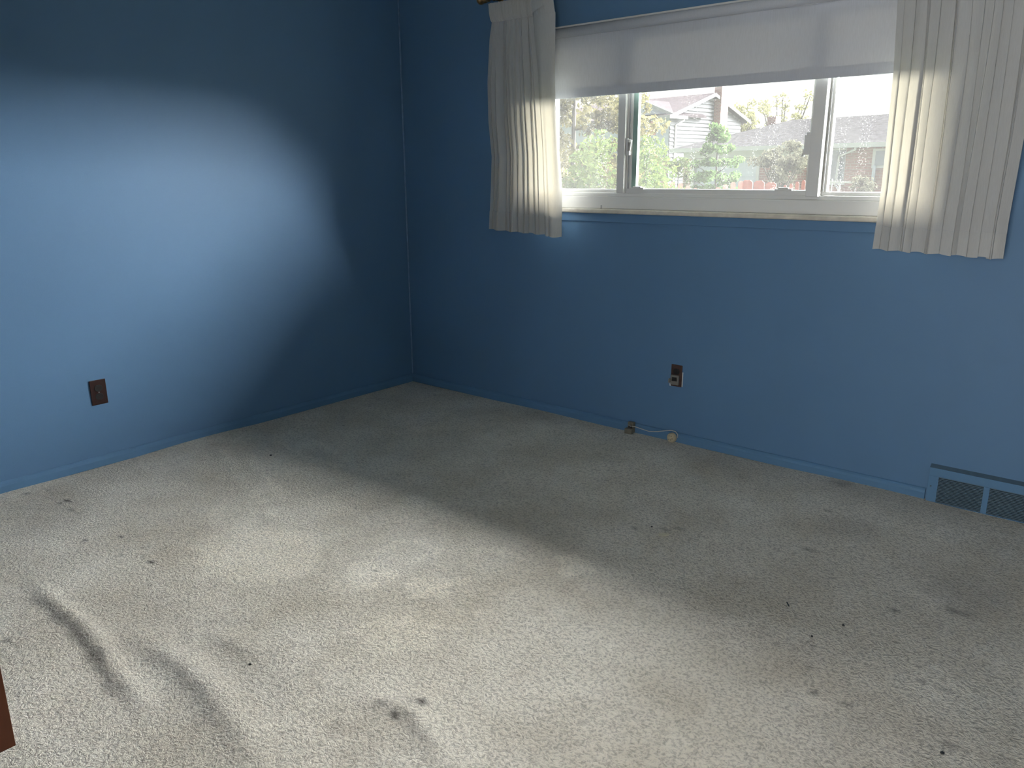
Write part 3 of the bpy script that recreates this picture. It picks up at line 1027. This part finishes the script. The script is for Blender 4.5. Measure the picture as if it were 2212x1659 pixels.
def tree(name, label, cat, loc, blobs, n, size, mat_, trunk, branches=(), group=None):
    t_ = thing(name, label, cat, loc, STREET, group)
    m_ = MB().tube(trunk[0], trunk[1], 7)
    m_.build('trunk', m_bark, t_)
    if branches:
        m_ = MB()
        for pts, r in branches:
            m_.tube(pts, r, 5)
        m_.build('branches', m_bark, t_)['kind'] = 'stuff'
    p, d_ = blob_points(blobs, n)
    foliage(p, d_, size, 'foliage', mat_, t_)
    return t_


# --- neighbour's two storey house, far left
t = thing('two_story_house', 'white two storey house with clapboard gable seen through the middle pane', 'house', street(-27.56, 34.32, 0.0), STREET)
RZ, PK, DEP = 5.36, 3.35, 6.4
ez = 4.20
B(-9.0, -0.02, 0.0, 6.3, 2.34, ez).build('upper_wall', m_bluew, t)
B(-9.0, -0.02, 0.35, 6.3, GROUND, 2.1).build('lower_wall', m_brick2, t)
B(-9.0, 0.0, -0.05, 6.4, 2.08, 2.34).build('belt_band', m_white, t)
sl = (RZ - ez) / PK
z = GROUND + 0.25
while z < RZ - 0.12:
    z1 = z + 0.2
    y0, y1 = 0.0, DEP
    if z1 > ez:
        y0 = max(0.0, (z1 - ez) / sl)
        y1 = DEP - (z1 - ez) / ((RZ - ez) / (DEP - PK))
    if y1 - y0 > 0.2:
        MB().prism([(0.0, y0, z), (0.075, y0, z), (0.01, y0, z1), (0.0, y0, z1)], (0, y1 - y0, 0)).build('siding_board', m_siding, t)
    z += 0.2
# gable core behind the boards
MB().prism([(-0.02, 0, ez), (-0.02, DEP, ez), (-0.02, PK, RZ)], (-8.98, 0, 0)).build('attic_wall', m_white, t)
ov = 0.45
MB().prism([(0.35, -ov, ez - sl * ov), (0.35, PK, RZ), (0.35, PK, RZ + 0.12), (0.35, -ov, ez - sl * ov + 0.12)], (-9.7, 0, 0)).build('roof_slope', m_roof, t)
sr = (RZ - ez) / (DEP - PK)
MB().prism([(0.35, DEP + ov, ez - sr * ov), (0.35, PK, RZ), (0.35, PK, RZ + 0.12), (0.35, DEP + ov, ez - sr * ov + 0.12)], (-9.7, 0, 0)).build('roof_slope', m_roof, t)
MB().prism([(0.36, -ov, ez - sl * ov - 0.04), (0.36, PK, RZ - 0.06), (0.36, PK, RZ + 0.10), (0.36, -ov, ez - sl * ov + 0.12)], (0.06, 0, 0)).build('rake_board', m_white, t)
MB().prism([(0.36, DEP + ov, ez - sr * ov - 0.04), (0.36, PK, RZ - 0.06), (0.36, PK, RZ + 0.10), (0.36, DEP + ov, ez - sr * ov + 0.12)], (0.06, 0, 0)).build('rake_board', m_white, t)
# small front gable
gx0, gx1, gp, gz = -4.0, 0.15, -1.92, 4.98
MB().prism([(gx0, -0.06, ez), (gx1, -0.06, ez), (gp, -0.06, gz)], (0, 2.4, 0)).build('front_gable', m_bluew, t)
for xe in (gx0 - 0.2, gx1 + 0.2):
    ze = ez - 0.06
    MB().prism([(xe, -0.12, ze), (gp, -0.12, gz), (gp, -0.12, gz + 0.13), (xe, -0.12, ze + 0.13)], (0, 2.8, 0)).build('gable_roof', m_roof, t)
    MB().prism([(xe, -0.18, ze - 0.04), (gp, -0.18, gz - 0.04), (gp, -0.18, gz + 0.15), (xe, -0.18, ze + 0.15)], (0, 0.06, 0)).build('gable_board', m_white, t)
mb = B(-1.2, 0.42, -0.50, -0.38, 4.03, 4.18)
mb.box(0.30, 0.42, -0.38, 1.0, 4.03, 4.18)
mb.build('gutter', m_white, t)
MB().tube([(0.34, 0.75, 4.05), (0.34, 0.75, 3.95), (0.09, 0.42, 3.72), (0.09, 0.42, 0.2)], 0.05, 6).build('downspout', m_spout, t)
B(0.02, 0.5, 3.75, 4.40, GROUND, 6.6).build('chimney', m_brick, t)
wn = B(-2.42, -1.27, -0.05, 0.02, 3.20, 3.98).build('window', m_white, t)
B(-2.32, -1.37, -0.07, -0.04, 3.29, 3.90).build('pane', m_pane, wn)
B(-1.25, -0.90, -0.06, 0.0, 3.24, 3.96).build('shutter', m_shut, t)
B(-2.80, -2.45, -0.06, 0.0, 3.24, 3.96).build('shutter', m_shut, t)
wn = B(-2.2, -0.85, 0.28, 0.36, 0.2, 2.05).build('window', m_white, t)
B(-2.1, -0.98, 0.26, 0.29, 0.3, 1.97).build('pane', m_pane, wn)

# --- ranch house with garage, right
t = thing('ranch_house', 'low brick house with white garage door and grey hip roof', 'house', street(-16.61, 21.5, 0.0), STREET)
L_, D_ = 13.0, 4.6
B(0.0, 0.36, 0.0, 0.4, GROUND, 1.73).build('brick_pier', m_brick2, t)
B(0.0, 0.36, 0.4, D_, GROUND, 1.95).build('side_wall', m_brick2, t)
B(2.85, 4.62, 0.0, 0.3, GROUND, 1.92).build('brick_wall', m_brick, t)
B(4.62, 5.52, 0.0, 0.3, GROUND, 0.98).build('brick_wall', m_brick, t)
B(5.52, L_, 0.0, 0.3, GROUND, 1.92).build('brick_wall', m_brick, t)
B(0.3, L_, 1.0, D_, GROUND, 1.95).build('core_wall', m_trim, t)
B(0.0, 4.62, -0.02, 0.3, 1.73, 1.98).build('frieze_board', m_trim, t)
B(0.36, 0.46, -0.03, 0.2, GROUND, 1.73).build('garage_jamb', m_trim, t)
B(2.75, 2.85, -0.03, 0.2, GROUND, 1.73).build('garage_jamb', m_trim, t)
gd = B(0.46, 2.75, 0.10, 0.16, GROUND, 1.70).build('garage_door', m_gdoor, t)
for k in range(4):
    B(0.47, 2.74, 0.08, 0.10, GROUND + 0.02 + k * 0.50, GROUND + 0.495 + k * 0.50).build('door_panel', m_gdoor, gd)
B(0.46, 2.75, 0.02, 0.10, 1.66, 1.72).build('garage_header', m_trim, t)
wn = B(4.62, 5.52, 0.02, 0.12, 0.98, 1.92).build('picture_window', m_trim, t)
for k in range(4):
    B(4.66 + k * 0.215, 4.84 + k * 0.215, 0.0, 0.03, 1.06, 1.86).build('pane', m_pane, wn)
B(4.58, 5.56, -0.06, 0.05, 0.94, 1.01).build('window_sill', m_trim, t)
wn = B(6.27, 7.4, -0.03, 0.02, 1.38, 1.88).build('window', m_trim, t)
B(6.36, 7.3, -0.05, -0.01, 1.45, 1.82).build('pane', m_pane, wn)
o_ = 0.3
ze, zr, ym = 2.04, 2.90, D_ / 2
rx0, rx1 = 2.4, L_ - 2.4
e = [(-o_, -o_, ze), (L_ + o_, -o_, ze), (L_ + o_, D_ + o_, ze), (-o_, D_ + o_, ze)]
r0, r1 = (rx0, ym, zr), (rx1, ym, zr)
dn = (0, 0, -0.06)
MB().prism([e[0], e[1], r1, r0], dn).build('roof_slope', m_roof2, t)
MB().prism([e[2], e[3], r0, r1], dn).build('roof_slope', m_roof2, t)
MB().prism([e[3], e[0], r0], dn).build('roof_hip', m_roof2, t)
MB().prism([e[1], e[2], r1], dn).build('roof_hip', m_roof2, t)
mb = B(-o_, L_ + o_, -o_ - 0.08, -o_, 1.92, 2.04)
mb.box(-o_ - 0.04, -o_, -o_, D_ + o_, 1.92, 2.04)
mb.build('gutter', m_trim, t)
B(-o_, L_ + o_, -o_, 0.0, 1.94, 1.97).build('soffit', m_trim, t)
B(1.72, 2.02, 2.0, 2.3, 2.5, 3.02).build('chimney', m_brick, t)
MB().tube([(5.92, -0.32, 1.95), (5.92, -0.30, 1.87), (5.36, -0.08, 1.70), (5.34, -0.08, 0.92), (5.50, -0.2, 0.84), (5.50, -0.2, 0.70)], 0.035, 6).build('downspout', m_trim, t)
MB().tube([(6.38, -0.09, 1.45), (6.38, -0.09, GROUND)], 0.045, 6).build('downspout', m_gdoor, t)

# --- white step railing by the ranch house
t = thing('step_railing', 'thin white railing before the brick house in the right pane', 'railing', street(-10.75, 20.0, GROUND), STREET)
B(0.0, 0.85, -0.02, 0.02, 1.36, 1.40).build('top_rail', m_trim, t)
for x in (0.12, 0.34, 0.75):
    B(x - 0.015, x + 0.015, -0.015, 0.015, 0.0, 1.36 + (0.1 if x < 0.5 else 0)).build('baluster', m_trim, t)

# --- red picket fence
def picket_run(t_, p0, p1, pitch, wd, tops):
    p0, p1 = Vector((*p0, 0)), Vector((*p1, 0))
    d_ = p1 - p0
    n = int(d_.length / pitch)
    ang = math.atan2(d_.y, d_.x)
    for i in range(n + 1):
        q = p0 + d_ * (i * pitch / d_.length)
        h = tops(i * pitch)
        m_ = MB().prism([(-wd / 2, 0, 0), (wd / 2, 0, 0), (wd / 2, 0, h - 0.035), (wd * 0.28, 0, h), (-wd * 0.28, 0, h), (-wd / 2, 0, h - 0.035)], (0, 0.018, 0))
        o_ = m_.build('picket', m_fence, t_)
        o_.location = (q.x, q.y, 0)
        o_.rotation_euler = (0, 0, ang)
    for zz in (0.35, 1.05):
        m_ = B(0, d_.length, 0.018, 0.055, zz, zz + 0.08)
        o_ = m_.build('rail', m_fence, t_)
        o_.location = (p0.x, p0.y, 0)
        o_.rotation_euler = (0, 0, ang)


t = thing('picket_fence', 'red picket fence with scalloped top across the yard', 'fence', street(-9.24, 11.5, GROUND), STREET)
D1 = Vector((0.656, 0.755))
scal = lambda s_: 1.485 - 0.15 * (0.5 - 0.5 * math.cos(2 * PI * (s_ - 0.06) / 1.29))
picket_run(t, (-0.10, -0.115), (0.88, 1.013), 0.135, 0.085, lambda s_: scal(s_ - 0.15))
picket_run(t, (0.97, 1.06), (1.42, 1.24), 0.205, 0.185, lambda s_: 1.50 - 0.05 * (s_ / 0.48) ** 2)
picket_run(t, (1.58, 1.30), (2.25, 1.58), 0.100, 0.062, lambda s_: 1.50 - 0.09 * abs(s_ - 0.30) / 0.30)

# --- trees and bushes
blobs = []
for k in range(60):
    zz = random.uniform(0.4, 5.5)
    rad = 1.75 * (1 - (zz / 6.4)) ** 0.7 + 0.15
    a = random.uniform(0, 2 * PI)
    q = rad * random.uniform(0.35, 1.0)
    blobs.append((q * math.cos(a), q * math.sin(a), zz + 0.2, random.uniform(0.28, 0.5), random.uniform(0.12, 0.26)))
for zz, x1 in ((2.55, 1.75), (2.35, 1.55), (2.0, 1.2), (3.0, 1.3)):
    for k in range(5):
        q = x1 * (0.5 + 0.5 * k / 4)
        blobs.append((q, -0.4 + 0.2 * k / 4, zz + 0.12 * k / 4, 0.22, 0.10))
for k in range(16):
    blobs.append((random.uniform(-0.7, 0.9), random.uniform(-0.9, -0.5), random.uniform(0.9, 3.2), 0.34, 0.17))
for k in range(22):
    blobs.append((random.uniform(-0.30, 0.25), random.uniform(-0.6, -0.25), 1.0 + k * 0.11, 0.26, 0.16))
br = []
for k in range(26):
    zz = 0.9 + k * 0.19
    a = k * 2.4
    rad = 1.6 * (1 - zz / 6.6) ** 0.7
    br.append(([(0, 0, zz), (0.6 * rad * math.cos(a), 0.6 * rad * math.sin(a), zz + 0.05), (rad * math.cos(a), rad * math.sin(a), zz + 0.25)], [0.04, 0.025, 0.008]))
tree('conifer_tree', 'tall tan green conifer filling the left pane', 'tree', street(-10.75, 10.6), blobs, 15000, 0.055, l_con,
     ([(0, 0, 0), (0.03, 0, 2.5), (0, 0, 6.0)], [0.055, 0.04, 0.015]), br)

blobs = []
for k in range(90):
    zz = random.uniform(0.1, 1.95)
    rad = 1.05 * math.sqrt(max(0.02, 1 - (zz / 2.06) ** 1.5))
    a = random.uniform(0, 2 * PI)
    blobs.append((rad * 0.86 * math.cos(a), rad * 0.86 * math.sin(a), zz, 0.22, 0.17))
tree('cone_shrub', 'dense rounded evergreen shrub behind the left window mullion', 'shrub', street(-6.30, 7.0), blobs, 9000, 0.030, l_cone,
     ([(0, 0, 0), (0, 0, 1.0), (0, 0, 1.9)], [0.06, 0.05, 0.02]))

blobs = []
for zz, rad, n in ((1.30, 0.42, 9), (1.55, 0.62, 14), (1.85, 0.46, 11), (2.10, 0.34, 9), (2.32, 0.24, 7), (2.52, 0.13, 4)):
    for k in range(n):
        a = 2 * PI * k / n + zz
        q = rad * random.uniform(0.35, 1.0)
        blobs.append((q * math.cos(a), q * math.sin(a), zz + random.uniform(-0.06, 0.06), 0.13, 0.075))
br = [([(0, 0, 1.0 + 0.1 * k), (0.3 * math.cos(k * 2.1), 0.3 * math.sin(k * 2.1), 1.2 + 0.1 * k), (0.5 * math.cos(k * 2.1), 0.5 * math.sin(k * 2.1), 1.28 + 0.1 * k)], [0.012, 0.008, 0.004]) for k in range(9)]
tree('young_maple', 'small fresh green maple sapling behind the red fence', 'tree', street(-9.98, 14.0), blobs, 2600, 0.045, l_maple,
     ([(0, 0, 0), (0.01, 0, 1.4), (0, 0, 2.6)], [0.03, 0.022, 0.006]), br)

blobs = []
for k in range(45):
    v_ = Vector((random.gauss(0, 1), random.gauss(0, 1), random.gauss(0, 1))).normalized() * random.uniform(0.45, 1)
    blobs.append((v_.x * 0.62, v_.y * 0.62, 1.82 + v_.z * 0.52, 0.17, 0.12))
br = [([(0, 0, 0.9), (0.25 * math.cos(k * 1.7), 0.25 * math.sin(k * 1.7), 1.5), (0.5 * math.cos(k * 1.7), 0.5 * math.sin(k * 1.7), 2.0)], [0.02, 0.014, 0.005]) for k in range(7)]
tree('ornamental_tree', 'rounded grey green tree before the low brick house', 'tree', street(-10.03, 16.5), blobs, 2600, 0.045, l_grey,
     ([(0, 0, 0), (0.02, 0, 0.9), (0, 0, 1.9)], [0.04, 0.03, 0.012]), br)

blobs = [(random.gauss(0, 0.55), random.gauss(0, 0.5), 4.6 + random.gauss(0, 0.75), 0.38, 0.26) for k in range(30)]
tree('distant_tree', 'sunlit leafy tree behind the roof line beside the chimney', 'tree', street(-30.3, 45.0), blobs, 1500, 0.10, l_far,
     ([(0, 0, 0), (0.1, 0, 3.0), (0, 0, 5.0)], [0.2, 0.14, 0.05]), [([(0, 0, 3.0), (0.5 * math.cos(k), 0.5 * math.sin(k), 4.2), (0.9 * math.cos(k), 0.9 * math.sin(k), 5.0)], [0.08, 0.05, 0.02]) for k in range(7)])
blobs = []
br = []
for k in range(12):
    a = k * 0.55
    x1, z1 = -1.9 + 3.6 * k / 11, 4.2 + 1.3 * abs(math.sin(k * 1.9)) + 0.1
    br.append(([(0, 0, 2.6), (x1 * 0.55, 0.3 * math.sin(a * 3), 3.5), (x1, 0.6 * math.sin(a * 3), z1)], [0.09, 0.055, 0.02]))
    for q in (0.55, 0.8, 1.0):
        blobs.append((x1 * q, 0.5 * math.sin(a * 3), 3.3 + (z1 - 3.3) * q + random.uniform(-0.1, 0.15), 0.28, 0.2))
tree('bare_topped_tree', 'sparse branchy tree rising behind the low grey roof', 'tree', street(-24.4, 40.0), blobs, 800, 0.085, l_far,
     ([(0, 0, 0), (0, 0, 1.5), (0, 0, 2.7)], [0.2, 0.16, 0.1]), br)


def bush(name, label, loc, rad, h, n, size, mat_):
    bl = []
    for k in range(24):
        a, zz = random.uniform(0, 2 * PI), random.uniform(0.1, 0.95)
        q = rad * math.sqrt(max(0.05, 1 - zz ** 2)) * random.uniform(0.4, 1)
        bl.append((q * math.cos(a), q * math.sin(a), zz * h, rad * 0.35, rad * 0.3))
    tree(name, label, 'bush', loc, bl, n, size, mat_, ([(0, 0, 0), (0, 0, h * 0.4), (0, 0, h * 0.8)], [0.03, 0.025, 0.01]))


bush('olive_bush', 'olive green bush beside the brick garage pier', street(-14.85, 19.0), 0.52, 2.05, 1600, 0.05, l_bush)
bush('low_bush', 'low grey green bush at the right end of the brick house', street(-9.08, 18.5), 0.42, 1.58, 1300, 0.045, l_grey)
bush('far_bush', 'small bush top peeking over the low grey roof', street(-18.76, 35.0), 0.45, 3.85, 500, 0.08, l_far)
bush('left_bush', 'small yellow green bush below the conifer at the curtain edge', street(-7.9, 7.6), 0.35, 1.75, 1000, 0.04, l_con)
